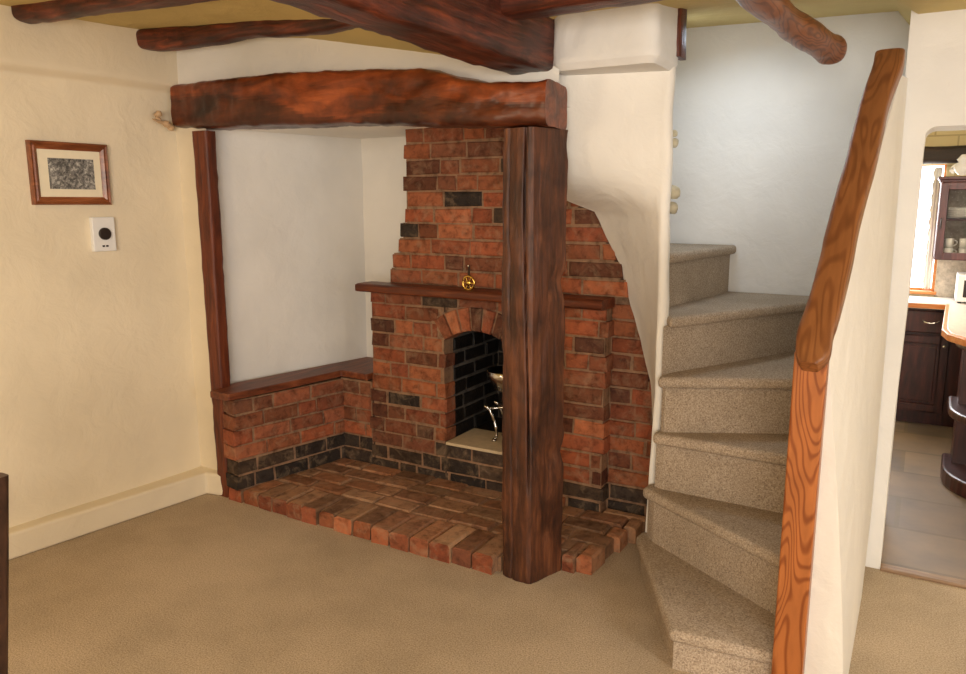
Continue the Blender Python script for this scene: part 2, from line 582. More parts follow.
# alcove: left wall, back wall, bulkhead over the lintel
def skin(name, mat, A, B, z0, z1, amp=0.008, step=0.06, seed=0.0):
    A, B = Vector((A[0], A[1], 0)), Vector((B[0], B[1], 0))
    L_ = (B - A).length
    nu = max(2, int(L_ / step)); nv = max(2, int((z1 - z0) / step))
    nrm = Vector((-(B - A).y, (B - A).x, 0)).normalized()
    vs = []
    for j in range(nv + 1):
        for i in range(nu + 1):
            p = A.lerp(B, i / nu) + Vector((0, 0, z0 + (z1 - z0) * j / nv))
            vs.append(p + nrm * amp * fbm(p + Vector((seed, 0, 0)), 2.4))
    k = nu + 1
    mb = MB()
    mb.add(vs, [(j * k + i, j * k + i + 1, (j + 1) * k + i + 1, (j + 1) * k + i) for j in range(nv) for i in range(nu)], None, 0, True)
    return struct(mb.build(name, mat, fixn=False))
skin('wall_alcove_left', M['white'], (-3.305, 2.80), (-3.055, 3.82), 0.0, 2.05, 0.014)
skin('wall_alcove_back', M['offwhite'], (-3.2, 3.80), (-2.42, 3.80), 0.0, 2.05, 0.008)
mb = MB()
bx = [-3.6 + 0.08 * i for i in range(30)]
bx[-1] = -1.30
yz = [(3.90, 1.99), (2.87, 1.985), (2.853, 2.0)] + [(2.85, 2.0 + 0.05 * k) for k in range(1, 11)]
vs = [(x, y + 0.006 * fbm((x, y, z), 2.5) - (0.085 * max(0, min(1, (-3.1 - x) / 0.3)) if y < 3 else 0), z) for y, z in yz for x in bx]
n = len(bx)
mb.add(vs, [(j * n + i, j * n + i + 1, (j + 1) * n + i + 1, (j + 1) * n + i) for j in range(len(yz) - 1) for i in range(n - 1)], None, 0, True)
struct(mb.build('wall_inglenook', M['offwhite'], fixn=False))

# flared plaster pillar at the foot of the stairs
XB = [(0.0, -1.045), (0.49, -1.048), (0.685, -1.07), (0.897, -1.112), (1.106, -1.178), (1.236, -1.211), (1.328, -1.239), (1.452, -1.302),
      (1.558, -1.35), (1.60, -1.42), (1.66, -1.50), (1.72, -1.46), (1.80, -1.43), (2.6, -1.43)]
YB = [(0.0, 3.47), (0.9, 3.47), (1.3, 3.43), (1.56, 3.39), (1.62, 3.22), (1.70, 3.02), (1.80, 2.95), (2.6, 2.93)]
XR = [(0.0, -0.94), (0.8, -0.915), (1.5, -0.915), (2.6, -0.905)]
YR = [(0.0, 3.13), (1.3, 3.12), (1.9, 3.06), (2.6, 3.04)]
EX = [(0.0, 0.45), (1.2, 0.5), (1.6, 0.8), (1.8, 1.0)]
mb = MB()
pz = [0.04 * i for i in range(65)]
NT = 26
vs = []
for z in pz:
    xb, yb, xr, yr, ex = (lerp_tab(t, z) for t in (XB, YB, XR, YR, EX))
    xb += 0.008 * fbm((0, 3, z), 6)
    row = []
    for i in range(5):
        t = i / 5
        row.append((xr - 0.27 * (1 - t), 3.80 + (yr + 0.035 - 3.80) * t))
    for i in range(4):
        a = math.pi / 2 * i / 3
        row.append((xr - 0.025 + 0.025 * math.cos(a), yr + 0.035 - 0.035 * math.sin(a)))
    x0 = xr - 0.035
    for i in range(NT + 1):
        t = i / NT
        g = math.sin(t * math.pi / 2)
        g = g * (1 - ex) + t * t * (3 - 2 * t) * 0 + t * ex if False else (1 - ex) * math.sin(t * math.pi / 2) + ex * t
        row.append((x0 + (xb - x0) * t, yr + (yb - yr) * g))
    for k_, (x, y) in enumerate(row):
        d = 0.007 * fbm((x, y, z), 4)
        vs.append((x + (d if k_ < 9 else 0), y + d, z))
n = len(row)
mb.add(vs, [(j * n + i, j * n + i + 1, (j + 1) * n + i + 1, (j + 1) * n + i) for j in range(len(pz) - 1) for i in range(n - 1)], None, 0, True)
struct(mb.build('wall_pillar', M['offwhite'], fixn=False))

# plastered block on top of the pillar
mb = MB()
timber(mb, [((-1.12, 2.985, 2.11), (0.200, 0, 0), (0, 0.135, 0)), ((-1.118, 2.98, 2.135), (0.216, 0, 0), (0, 0.15, 0)), ((-1.125, 2.98, 2.42), (0.212, 0, 0), (0, 0.145, 0))], 20, 48, 0.004, 5, 14, 9)
struct(mb.build('trim_plaster_block', M['white']))

# stairwell back wall, doorway wall, hidden room walls
skin('wall_stairwell', M['white'], (-2.4, 4.22), (-0.05, 4.22), 0.0, 2.65, 0.006)
def door_wall():
    out = [(-0.125, 0), (-0.045, 0), (-0.047, 0.7), (-0.038, 1.2), (-0.036, 1.82)]
    for k in range(1, 6):
        a = math.pi / 2 * k / 5
        out.append((-0.036 + 0.04 * (1 - math.cos(a)), 1.86 + 0.04 * math.sin(a) - 0.0))
    out += [(0.70, 1.90), (0.745, 1.85), (0.75, 0), (2.7, 0), (2.7, 2.6), (-0.125, 2.6)]
    me = bpy.data.meshes.new('wall_doorway')
    bm = bmesh.new()
    vs = [bm.verts.new((x, 3.60, z)) for x, z in out]
    f_ = bm.faces.new(vs)
    r = bmesh.ops.extrude_face_region(bm, geom=[f_])
    for e_ in r['geom']:
        if isinstance(e_, bmesh.types.BMVert): e_.co.y = 3.85
    bmesh.ops.recalc_face_normals(bm, faces=bm.faces)
    bmesh.ops.triangulate(bm, faces=bm.faces)
    bm.to_mesh(me); bm.free()
    me.materials.append(M['white'])
    return struct(link(bpy.data.objects.new('wall_doorway', me)))
door_wall()
mb = MB(); mb.box(-0.125, -0.06, 3.85, 4.30, 0, 2.6); struct(mb.build('wall_stair_side', M['white']))
mb = MB(); mb.box(2.6, 2.7, -2.7, 3.6, 0, 2.6); struct(mb.build('wall_right', M['cream']))
mb = MB(); mb.box(-4.2, 2.7, -2.75, -2.65, 0, 2.6); struct(mb.build('wall_back', M['cream']))
# kitchen shell
mb = MB(); mb.box(-1.2, -1.1, 4.32, 6.8, 0, 2.3); struct(mb.build('wall_kitchen_left', M['block']))
mb = MB(); mb.box(1.5, 1.6, 3.85, 6.8, 0, 2.3); struct(mb.build('wall_kitchen_right', M['block']))
mb = MB()
mb.box(-1.2, -0.75, 6.70, 6.85, 0, 2.3); mb.box(0.095, 1.6, 6.70, 6.85, 0, 2.3)
mb.box(-0.75, 0.095, 6.70, 6.85, 0, 0.93); mb.box(-0.75, 0.095, 6.70, 6.85, 1.885, 2.3)
struct(mb.build('wall_kitchen_back', M['block']))
mb = MB(); mb.box(-0.1, 1.6, 3.85, 4.30, 2.22, 2.3); mb.box(-1.2, 1.6, 4.30, 6.85, 2.22, 2.3); struct(mb.build('ceiling_kitchen', M['block']))
mb = MB(); mb.box(-0.045, 0.75, 3.585, 3.645, -0.02, 0.014); struct(mb.build('trim_threshold', M['threshold'], bevel=0.006))
mb = MB(); mb.box(-0.1, 0.8, 3.64, 3.73, -0.1, 0.001); struct(mb.build('floor_doorway', M['flags']))

# partition beside the stairs, its top following the handrail, face leaning outwards to the floor
mb = MB()
P0 = [(-0.295, 2.46, 0), (-0.098, 2.44, 0), (-0.222, 2.46, 1.13), (-0.295, 2.46, 1.13)]
rings = []
for y, zt, xl, xrt in ((2.46, 1.15, -0.300, -0.222), (2.75, 1.465, -0.268, -0.192), (3.0, 1.74, -0.240, -0.165), (3.3, 2.065, -0.208, -0.130), (3.59, 2.09, -0.20, -0.115)):
    r = [(xl, y, 0), (-0.098 if y < 3.5 else -0.105, y, 0)]
    for k in range(1, 8):
        t = k / 7
        r.append((-0.098 + (xrt + 0.098) * t ** 1.3, y, zt * t))
    r.append((xl, y, zt))
    rings.append(r)
mb.rings(rings, 0, False)
struct(mb.build('wall_partition', M['offwhite']))

# ------------------------------------------------------------------ BEAMS AND POSTS
mb = MB()
LT = [(-3.44, 2.203), (-3.03, 2.197), (-2.57, 2.192), (-2.28, 2.18), (-2.0, 2.163), (-1.85, 2.15), (-1.73, 2.115), (-1.61, 2.08), (-1.43, 2.062), (-1.27, 2.06)]
LB = [(-3.385, 1.984), (-2.98, 1.962), (-2.53, 1.955), (-2.23, 1.945), (-1.96, 1.929), (-1.69, 1.911), (-1.39, 1.893), (-1.27, 1.886)]
path = []
N = 30
for i in range(N + 1):
    x = -3.435 + (3.435 - 1.285) * i / N
    t, b_ = lerp_tab(LT, x), lerp_tab(LB, x)
    yf = 2.70 + 0.02 * math.sin(x * 5)
    path.append(((x, (yf + 2.90) / 2, (t + b_) / 2), (0, (2.90 - yf) / 2, 0.0), (0, 0, (t - b_) / 2)))
timber(mb, path, 200, 64, 0.008, 5, 7, 1)
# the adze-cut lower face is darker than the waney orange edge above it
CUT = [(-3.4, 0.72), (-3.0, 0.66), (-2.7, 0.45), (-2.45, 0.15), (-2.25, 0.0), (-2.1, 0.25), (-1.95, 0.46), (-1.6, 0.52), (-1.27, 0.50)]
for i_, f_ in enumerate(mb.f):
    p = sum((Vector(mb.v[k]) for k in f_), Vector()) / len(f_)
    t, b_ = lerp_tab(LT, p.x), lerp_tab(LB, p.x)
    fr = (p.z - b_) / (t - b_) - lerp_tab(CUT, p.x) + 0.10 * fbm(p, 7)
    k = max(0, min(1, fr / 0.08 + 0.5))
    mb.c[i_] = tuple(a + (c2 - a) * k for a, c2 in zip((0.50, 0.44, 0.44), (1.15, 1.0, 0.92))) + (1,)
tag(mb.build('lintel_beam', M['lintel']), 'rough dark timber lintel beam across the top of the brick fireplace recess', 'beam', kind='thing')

mb = MB()
fp = [(-1.474, 2.722), (-1.460, 2.712), (-1.40, 2.700), (-1.345, 2.697), (-1.327, 2.703), (-1.312, 2.74), (-1.285, 2.83), (-1.266, 2.885), (-1.275, 2.90), (-1.35, 2.915), (-1.455, 2.915), (-1.472, 2.90)]
rs = []
SZ = 110
fpd = []
for i in range(len(fp)):
    a, b_ = Vector(fp[i]), Vector(fp[(i + 1) % len(fp)])
    for k in range(14): fpd.append(a.lerp(b_, k / 14))
for j in range(SZ + 1):
    z = 1.888 * j / SZ
    ring = []
    for p in fpd:
        c_ = Vector((-1.38, 2.81))
        d = (p - c_).normalized()
        q = Vector((p.x, p.y, z * 0.5))
        a = 0.006 * fbm(q, 7) + 0.004 * fbm(q, 22)
        # long drying crack down the front corner
        dx = p.x - (-1.352 + 0.012 * math.sin(z * 3.0))
        if p.y < 2.72: a -= 0.035 * math.exp(-(dx / 0.0035) ** 2) * min(1, max(0, (z - 0.4) * 3))
        dx = p.x - (-1.43 + 0.01 * math.sin(z * 2.3 + 1))
        if p.y < 2.73: a -= 0.022 * math.exp(-(dx / 0.003) ** 2) * (0.5 + 0.5 * math.sin(z * 5))
        if p.x > -1.30: a -= 0.02 * math.exp(-((z - 1.28) / 0.05) ** 2) + 0.014 * math.exp(-((z - 0.55) / 0.04) ** 2)
        s_ = 1 if j > 0 else 0.985
        ring.append(Vector((c_.x + (p.x - c_.x) * s_ + d.x * a - 0.008 * (z / 1.9), c_.y + (p.y - c_.y) * s_ + d.y * a, z)))
    rs.append(ring)
mb.rings(rs, 0, True)
tag(mb.build('oak_post', M['post']), 'thick dark cracked timber post standing on carpet in front of the fireplace', 'post', kind='thing')

mb = MB()
timber(mb, [((-3.240, 2.768, 0.0), (0.038, 0, 0), (0, 0.034, 0)), ((-3.243, 2.768, 0.8), (0.044, 0, 0), (0, 0.035, 0)), ((-3.252, 2.768, 1.962), (0.052, 0, 0), (0, 0.035, 0))], 50, 36, 0.004, 7, 9, 3)
tag(mb.build('jamb_post', M['jamb_post']), 'slim red-brown upright timber under the left end of the lintel beside the brick seat', 'post', kind='thing')

mb = MB()
timber(mb, [((-1.455, -1.6, 2.30), (0.10, 0, 0), (0, 0, 0.18)), ((-1.45, 1.2, 2.295), (0.10, 0, 0), (0, 0, 0.18)), ((-1.425, 2.99, 2.285), (0.105, 0, 0), (0, 0, 0.175))], 90, 44, 0.008, 5, 12, 5)
tag(mb.build('main_ceiling_beam', M['wood_y']), 'massive dark ceiling beam running back to the wall above the fireplace lintel', 'beam', kind='thing')

mb = MB()
timber(mb, [((-1.34, 2.50, 2.325), (0, 0.075, 0), (0, 0, 0.085)), ((0.4, 2.53, 2.335), (0, 0.075, 0), (0, 0, 0.085)), ((2.58, 2.56, 2.335), (0, 0.075, 0), (0, 0, 0.085))], 70, 28, 0.008, 5, 6, 8)
tag(mb.build('cross_ceiling_beam', M['wood_x']), 'dark ceiling beam crossing from the main beam over the plastered block to the right', 'beam', kind='thing')

mb = MB()
pts = catmull([(-3.47, 2.03, 2.418), (-3.1, 2.09, 2.420), (-2.6, 2.14, 2.412), (-2.0, 2.2, 2.42), (-1.55, 2.24, 2.42)], 30)
timber(mb, [(p, (0, 0.055, 0), (0, 0, 0.045 + 0.005 * math.sin(i * 0.4))) for i, p in enumerate(pts)], 60, 24, 0.007, 5, 3.2, 11)
tag(mb.build('ceiling_joist', M['wood_x']), 'rounded dark ceiling joist nearest the camera, ending at the left wall above the picture', 'beam', 'short ceiling joists', 'thing')
mb = MB()
pts = catmull([(-3.44, 2.60, 2.395), (-3.1, 2.64, 2.385), (-2.7, 2.67, 2.392), (-2.3, 2.68, 2.378), (-2.0, 2.66, 2.375), (-1.55, 2.60, 2.37)], 30)
timber(mb, [(p, (0, 0.055, 0), (0, 0, 0.047 + 0.005 * math.sin(i * 0.5))) for i, p in enumerate(pts)], 60, 24, 0.007, 5, 3.4, 14)
tag(mb.build('ceiling_joist', M['wood_x']), 'short reddish ceiling joist just above the left half of the fireplace lintel', 'beam', 'short ceiling joists', 'thing')

mb = MB()
pts = catmull([(-0.60, 2.0, 2.29), (-0.56, 2.45, 2.27), (-0.53, 2.8, 2.265), (-0.50, 3.1, 2.25), (-0.435, 3.38, 2.225), (-0.385, 3.54, 2.21)], 40)
rad = [0.053 + 0.003 * math.sin(i * 0.5) + 0.008 * max(0, (i - 28) / 12) for i in range(41)]
rad[-1] *= 0.72; rad[-2] *= 0.9
timber(mb, [(p, (r_, 0, 0), (0, 0, r_ * 0.95)) for p, r_ in zip(pts, rad)], 60, 24, 0.005, 5, 2.4, 21)
tag(mb.build('ceiling_log', M['log']), 'curved brown log hanging under the ceiling with rounded cut end above the stairs', 'beam', kind='thing')

mb = MB()
timber(mb, [((-0.905, 3.13, 2.165), (0.016, 0, 0), (0, 0.05, 0)), ((-0.913, 3.13, 2.44), (0.018, 0, 0), (0, 0.05, 0))], 12, 16, 0.004, 9, 5, 25)
tag(mb.build('timber_stub', M['wood_z']), 'short upright strip of dark timber against the right side of the plastered block', 'timber', kind='thing')

# ------------------------------------------------------------------ FIREPLACE
rnd = random.Random(7)
fire = empty('brick_fireplace', (-2.0, 3.5, 0.08), 'red brick chimney breast with arched fire opening under the lintel beam', 'fireplace')
ZC, RI, RO = 0.616, 0.32, 0.455
TAN = math.tan(math.radians(38.7))
def opening(z0, z1):
    zm = (z0 + z1) / 2
    if zm < 0.29: return (0, 0)
    if z0 < 0.845: return (-2.20, -1.80)
    if zm > ZC + RO: return (0, 0)
    h = zm - ZC
    hw = min(math.sqrt(max(0, RO * RO - h * h)), h * TAN + 0.012)
    return (-2.0 - hw, -2.0 + hw)
def pal(r, x, rd):
    if r < 2 or (r == 2 and -2.3 < x < -1.7): return pick(rd, 0.04, BLK)
    if r < 4: return pick(rd, 0.45, BRN)
    if r > 20: return pick(rd, 0.25, BRN)
    q = rd.random()
    if q < 0.06: return pick(rd, 0, BLK)
    return pick(rd, 0.68, BRN)
def mort(mb, x0, x1, y0, y1, z0, z1): mb.box(x0, x1, y0, y1, z0, z1, 0, MORTAR)
ROWS_LOW = 13
mb = MB()
wall_bricks(mb, rnd, (0, 3.40, 0), (1, 0, 0), (0, -1, 0), 0.045, ROWS_LOW, lambda r, z: (-2.72 + (0.02 if r > 6 else 0), -1.285), pal, 0.10, None, 0.012, opening, rough_ends=(True, True))
mort(mb, -2.70, -2.212, 3.4075, 3.50, 0.06, 1.15); mort(mb, -1.788, -1.29, 3.4075, 3.50, 0.06, 1.15)
mort(mb, -2.20, -1.80, 3.4075, 3.50, 0.06, 0.285); mort(mb, -2.20, -1.80, 3.408, 3.50, 0.955, 1.15)
mb.build('lower_breast', M['brick'], fire)
# low brick wall behind the seat return is part of the seat; recessed brick cheek on the right
mb = MB()
wall_bricks(mb, rnd, (0, 3.485, 0), (1, 0, 0), (0, -1, 0), 0.045, 13, lambda r, z: (-1.285, lerp_tab(XB, z) + 0.06), pal, 0.10)
mort(mb, -1.30, -1.02, 3.4925, 3.60, 0.0, 0.75); mort(mb, -1.30, -1.10, 3.4925, 3.60, 0.75, 1.17)
mb.build('side_cheek', M['brick'], fire)
mb = MB()
def up_ext(r, z):
    zz = 1.165 + r * PITCH
    left = lerp_tab([(1.165, -2.575), (1.25, -2.555), (1.33, -2.515), (1.42, -2.49), (1.5, -2.465), (2.1, -2.46)], zz)
    return (left, min(-1.16, max(lerp_tab(XB, zz + 0.04) + 0.01, -1.5)))
wall_bricks(mb, rnd, (0, 3.415, 0), (1, 0, 0), (0, -1, 0), 1.165, 10, up_ext, lambda r, x, rd: pal(r + 13, x, rd), 0.10, None, 0.008, rough_ends=(True, False))
for r in range(10):
    a, b_ = up_ext(r, 0)
    mort(mb, a + 0.01, b_ - 0.01, 3.4225, 3.52, 1.16 + r * PITCH, 1.16 + (r + 1) * PITCH)
mb.build('upper_breast', M['brick'], fire)
# arch of bricks on edge
mb = MB()
NV = 7
for k in range(NV):
    a0 = math.radians(-37.5 + 75 * k / NV + 0.9); a1 = math.radians(-37.5 + 75 * (k + 1) / NV - 0.9)
    P = lambda r_, a: (-2.0 + r_ * math.sin(a), ZC + r_ * math.cos(a))
    q = [P(RI, a0), P(RI, a1), P(RO - 0.01, a1), P(RO - 0.01, a0)]
    col = pick(rnd, 0.75 if k != 3 else 0.0, BRN)
    yf = 3.388 + rnd.uniform(-0.004, 0.004)
    vs = [(x, yf + 0.006, z) for x, z in q] + [(x, 3.50, z) for x, z in q]
    cx_, cz_ = sum(p[0] for p in q) / 4, sum(p[1] for p in q) / 4
    ins = [(x + (cx_ - x) * 0.1, yf, z + (cz_ - z) * 0.06) for x, z in q]
    mb.add(vs + ins, [(8, 9, 10, 11)] + [(i, (i + 1) % 4, 8 + (i + 1) % 4, 8 + i) for i in range(4)] + [(i, (i + 1) % 4, 4 + (i + 1) % 4, 4 + i) for i in range(4)] + [(4, 5, 6, 7)], col)
# mortar wedge behind the arch bricks
arc = [(-2.0 + (RI + 0.008) * math.sin(math.radians(a)), ZC + (RI + 0.008) * math.cos(math.radians(a))) for a in range(-40, 41, 8)]
arc2 = [(-2.0 + RO * math.sin(math.radians(a)), ZC + RO * math.cos(math.radians(a))) for a in range(-40, 41, 8)]
n = len(arc)
vs = [(x, 3.402, z) for x, z in arc + arc2] + [(x, 3.5, z) for x, z in arc + arc2]
fs = []
for i in range(n - 1):
    fs += [(i, i + 1, n + i + 1, n + i), (2 * n + i, 3 * n + i, 3 * n + i + 1, 2 * n + i + 1), (i, 2 * n + i, 2 * n + i + 1, i + 1)]
mb.add(vs, fs, MORTAR)
mb.build('brick_arch', M['brick'], fire)
# firebox lining
mb = MB()
palS = lambda r, x, rd: pick(rd, 0, SOOT)
palJ = lambda r, x, rd: pick(rd, 0.2, BRN)
wall_bricks(mb, rnd, (-2.205, 0, 0), (0, 1, 0), (1, 0, 0), 0.29, 8, lambda r, z: (3.50, 4.02), palS, 0.08)
wall_bricks(mb, rnd, (-1.795, 0, 0), (0, 1, 0), (-1, 0, 0), 0.29, 8, lambda r, z: (3.50, 4.02), palS, 0.08)
wall_bricks(mb, rnd, (0, 4.00, 0), (1, 0, 0), (0, -1, 0), 0.29, 8, lambda r, z: (-2.2, -1.8), palS, 0.08)
SM = lin(92, 86, 80)
mb.box(-2.30, -2.211, 3.50, 4.05, 0.28, 1.1, 0, SM); mb.box(-1.789, -1.70, 3.50, 4.05, 0.28, 1.1, 0, SM); mb.box(-2.3, -1.7, 4.006, 4.05, 0.28, 1.1, 0, SM)
mb.box(-2.3, -1.7, 3.502, 4.05, 0.97, 1.1, 0, SOOT[0]); mb.box(-2.3, -1.7, 3.42, 4.05, 0.20, 0.288, 0, SOOT[1])
mb.build('firebox_lining', M['black_brick'], fire)
mb = MB(); mb.box(-2.185, -1.815, 3.372, 3.68, 0.290, 0.307)
tag(mb.build('sill_tile', M['tile'], fire, bevel=0.004), 'pale cream tile')

# mantel shelf
mb = MB()
timber(mb, [((-2.70, 3.35, 1.140), (0, 0.085, 0), (0, 0, 0.023)), ((-2.0, 3.34, 1.140), (0, 0.088, 0), (0, 0, 0.025)), ((-1.255, 3.345, 1.135), (0, 0.085, 0), (0, 0, 0.025))], 50, 24, 0.003, 6, 8, 31)
tag(mb.build('mantel_shelf', M['shelf_x']), 'narrow red-brown timber mantel shelf across the brick chimney breast', 'shelf')

# horse brass hanging above the shelf
hb = empty('horse_brass', (-1.99, 3.33, 1.16), 'small round gold brass ornament hanging on the bricks just above the mantel shelf', 'ornament')
mb = MB()
c_ = Vector((-1.99, 3.300, 1.200))
mb.tube([c_ + Vector((0.034 * math.cos(a), 0, 0.034 * math.sin(a))) for a in [2 * math.pi * k / 24 for k in range(24)]], 0.006, 8, closed=True)
mb.lathe([(0.0, -0.008), (0.012, -0.007), (0.017, 0.0), (0.012, 0.004), (0.0, 0.004)], c_, 16, axis='y')
for k in range(6):
    a = math.pi / 3 * k
    mb.tube([c_ + Vector((0.012 * math.cos(a), 0, 0.012 * math.sin(a))), c_ + Vector((0.034 * math.cos(a), 0, 0.034 * math.sin(a)))], 0.004, 6)
mb.build('brass_disc', M['brass'], hb)
mb = MB(); mb.box(-1.996, -1.984, 3.302, 3.307, 1.232, 1.29); mb.build('hanging_strap', M['leather'], hb, bevel=0.001)
mb = MB(); mb.tube([(-1.99, 3.296, 1.287), (-1.99, 3.33, 1.287)], 0.004, 8); mb.build('nail', M['steel'], hb)

# steel fire basket standing in the opening
fb = empty('fire_basket', (-1.93, 3.62, 0.306), 'polished steel fire basket with curled legs inside the dark arched opening', 'fire basket')
def spindle(x, y, sgn):
    pts = catmull([(x - 0.055 * sgn, y - 0.015, 0.50), (x - 0.03 * sgn, y - 0.01, 0.485), (x - 0.005 * sgn, y, 0.43), (x + 0.012 * sgn, y, 0.37), (x + 0.012 * sgn, y, 0.33), (x + 0.004 * sgn, y - 0.01, 0.313)], 20)
    return pts
for x, y, sg in ((-1.965, 3.53, 1), (-1.85, 3.53, -1), (-1.965, 3.64, 1), (-1.85, 3.64, -1)):
    mb = MB(); mb.tube(spindle(x, y, sg), [0.006 + 0.004 * abs(math.sin(i * 0.7)) for i in range(21)], 10)
    mb.lathe([(0, 0.306), (0.014, 0.307), (0.013, 0.315), (0.006, 0.32)], (spindle(x, y, sg)[-1].x, y - 0.01, 0), 12)
    mb.build('leg', M['steel'], fb)
mb = MB()
mb.lathe([(0.0, 0.585), (0.03, 0.585), (0.055, 0.60), (0.085, 0.655), (0.105, 0.70), (0.11, 0.70), (0.09, 0.65), (0.058, 0.592), (0.03, 0.578), (0.0, 0.578)], (-1.925, 3.585, 0), 28)
mb.build('basket_bowl', M['steel'], fb)
mb = MB()
mb.lathe([(0.0, 0.485), (0.018, 0.485), (0.012, 0.50), (0.02, 0.52), (0.026, 0.54), (0.012, 0.56), (0.03, 0.58), (0.0, 0.58)], (-1.925, 3.585, 0), 20)
mb.tube([(-1.965 - 0.03, 3.525, 0.487), (-1.925, 3.585, 0.487), (-1.82, 3.525, 0.487)], 0.007, 8)
mb.tube([(-1.995, 3.63, 0.487), (-1.925, 3.585, 0.487), (-1.82, 3.63, 0.487)], 0.007, 8)
mb.build('stem', M['steel'], fb)

# brick seat with timber slab
seat = empty('inglenook_seat', (-3.1, 3.0, 0.08), 'low L-shaped brick fireside seat along the white alcove wall, left of the opening', 'seat')
mb = MB()
A, B = Vector((-3.080, 2.705, 0)), Vector((-2.925, 3.40, 0))
u = (B - A).normalized(); nrm = Vector((u.y, -u.x, 0))
palB = lambda r, x, rd: pick(rd, 0.05, BLK) if r < 2 else pick(rd, 0.45, BRN)
Lf = (B - A).length
wall_bricks(mb, rnd, A, u, nrm, 0.075, 6, lambda r, z: (0.0, Lf + 0.05), palB, 0.115, None, 0.012, rough_ends=(True, False))
wall_bricks(mb, rnd, (0, 3.40, 0), (1, 0, 0), (0, -1, 0), 0.075, 6, lambda r, z: (-2.94, -2.725), palB, 0.10)
# mortar core
core = [A + u * 0.015 - nrm * 0.010, B - nrm * 0.010, B - nrm * 0.1, A + u * 0.015 - nrm * 0.108]
n0 = len(mb.v)
vs = [(p.x, p.y, 0.0) for p in core] + [(p.x, p.y, 0.57) for p in core]
mb.add(vs, [(0, 1, 2, 3), (4, 5, 6, 7), (0, 1, 5, 4), (1, 2, 6, 5), (2, 3, 7, 6), (3, 0, 4, 7)], MORTAR)
mort(mb, -2.95, -2.715, 3.41, 3.5, 0, 0.575)
mb.build('brick_base', M['brick'], seat)
mb = MB()
poly = [(-3.205, 2.66), (-3.06, 2.655), (-2.985, 3.06), (-2.935, 3.395), (-2.90, 3.40), (-2.73, 3.385), (-2.73, 3.80), (-3.06, 3.80), (-3.24, 2.86)]
mb.prism(poly, 0.583, 0.622)
mb.build('seat_slab', M['shelf_y'], seat, bevel=0.007)

# brick hearth
def edge_front(x): return lerp_tab([(-3.20, 2.72), (-2.31, 2.70), (-1.49, 2.69)], x)
hearth = MB()
palH = lambda rd: pick(rd, 0.0, [lin(156, 118, 90), lin(126, 94, 72), lin(166, 128, 98), lin(138, 98, 74), lin(156, 108, 78)])
rnd = random.Random(21)
def lay(x0, x1, y0, y1, front=False, z=None):
    col = palH(rnd); red = pick(rnd, 0.9)
    top = 0.078 + rnd.uniform(-0.005, 0.004)
    cols = [col] * 10
    if front: cols = [col, red, col, col, col, red, col, col, col, col]
    brick(hearth, (x0, y0, 0.0), (1, 0, 0), (0, 1, 0), (0, 0, 1), x1 - x0, y1 - y0, top, rnd, cols, ch=0.009, jit=0.005)
x = -3.175
while x < -1.50:
    wd = rnd.choice([0.108, 0.112, 0.118])
    if x + wd > -1.475: wd = -1.478 - x
    if wd < 0.05: break
    yf = edge_front(x) + rnd.uniform(-0.008, 0.008)
    lay(x, x + wd - 0.012, yf, 2.925 + rnd.uniform(-0.003, 0.003), True)
    x += wd
def row(x0, x1, y0, y1, lens):
    x = x0
    while x < x1 - 0.03:
        l_ = rnd.choice(lens)
        xe = min(x + l_, x1)
        if x1 - xe < 0.05: xe = x1
        lay(x, xe - 0.011, y0, y1)
        x = xe
row(-3.02, -1.30, 2.938, 3.042, [0.226, 0.23, 0.226])
row(-3.00, -1.12, 3.054, 3.168, [0.226, 0.115, 0.226])
row(-2.98, -1.09, 3.178, 3.285, [0.226, 0.226, 0.23])
row(-2.95, -1.06, 3.296, 3.405, [0.226, 0.115])
row(-1.28, -1.05, 3.415, 3.47, [0.226])
for x0, x1, yf in ((-1.262, -1.20, 2.885), (-1.198, -1.12, 2.905)):
    lay(x0, x1 - 0.008, yf, 3.045, True)
hearth.box(-3.17, -1.49, 2.74, 2.95, 0.0, 0.068, 0, MORTAR)
hearth.box(-3.05, -1.20, 2.95, 3.42, 0.0, 0.070, 0, MORTAR)
hearth.box(-1.25, -1.14, 2.93, 3.48, 0.0, 0.062, 0, MORTAR)
tag(hearth.build('brick_hearth', M['hearth_brick']), 'low worn brick hearth on the carpet in front of the arched opening', 'hearth')

# ------------------------------------------------------------------ STAIRCASE
st = empty('staircase', (-0.6, 3.0, 0), 'steep winding staircase of six beige carpeted steps beside the plaster pillar', 'staircase')
ZS = [0.15, 0.39, 0.64, 0.885, 1.13, 1.38]
nose = [[(-0.995, 3.075), (-0.645, 2.405), (-0.285, 2.435)],
        [(-0.965, 3.045), (-0.275, 2.60)],
        [(-0.925, 3.035), (-0.255, 3.015)],
        [(-0.910, 3.03), (-0.225, 3.39)],
        [(-0.885, 3.085), (-0.325, 4.215)],
        [(-1.04, 3.33), (-0.96, 3.37), (-0.865, 4.10), (-0.865, 4.215)]]
back = [[(-0.265, 3.1), (-0.93, 3.22), (-0.99, 3.13)],
        [(-0.245, 3.12), (-0.90, 3.20), (-0.96, 3.10)],
        [(-0.215, 3.50), (-0.88, 3.22), (-0.93, 3.08)],
        [(-0.21, 3.60), (-0.21, 4.215), (-0.38, 4.215), (-0.90, 3.22), (-0.92, 3.08)],
        [(-1.0, 4.215), (-1.03, 3.50), (-0.962, 3.25), (-0.915, 3.14)],
        [(-1.55, 4.215), (-1.55, 3.85), (-1.15, 3.80), (-1.06, 3.42)]]
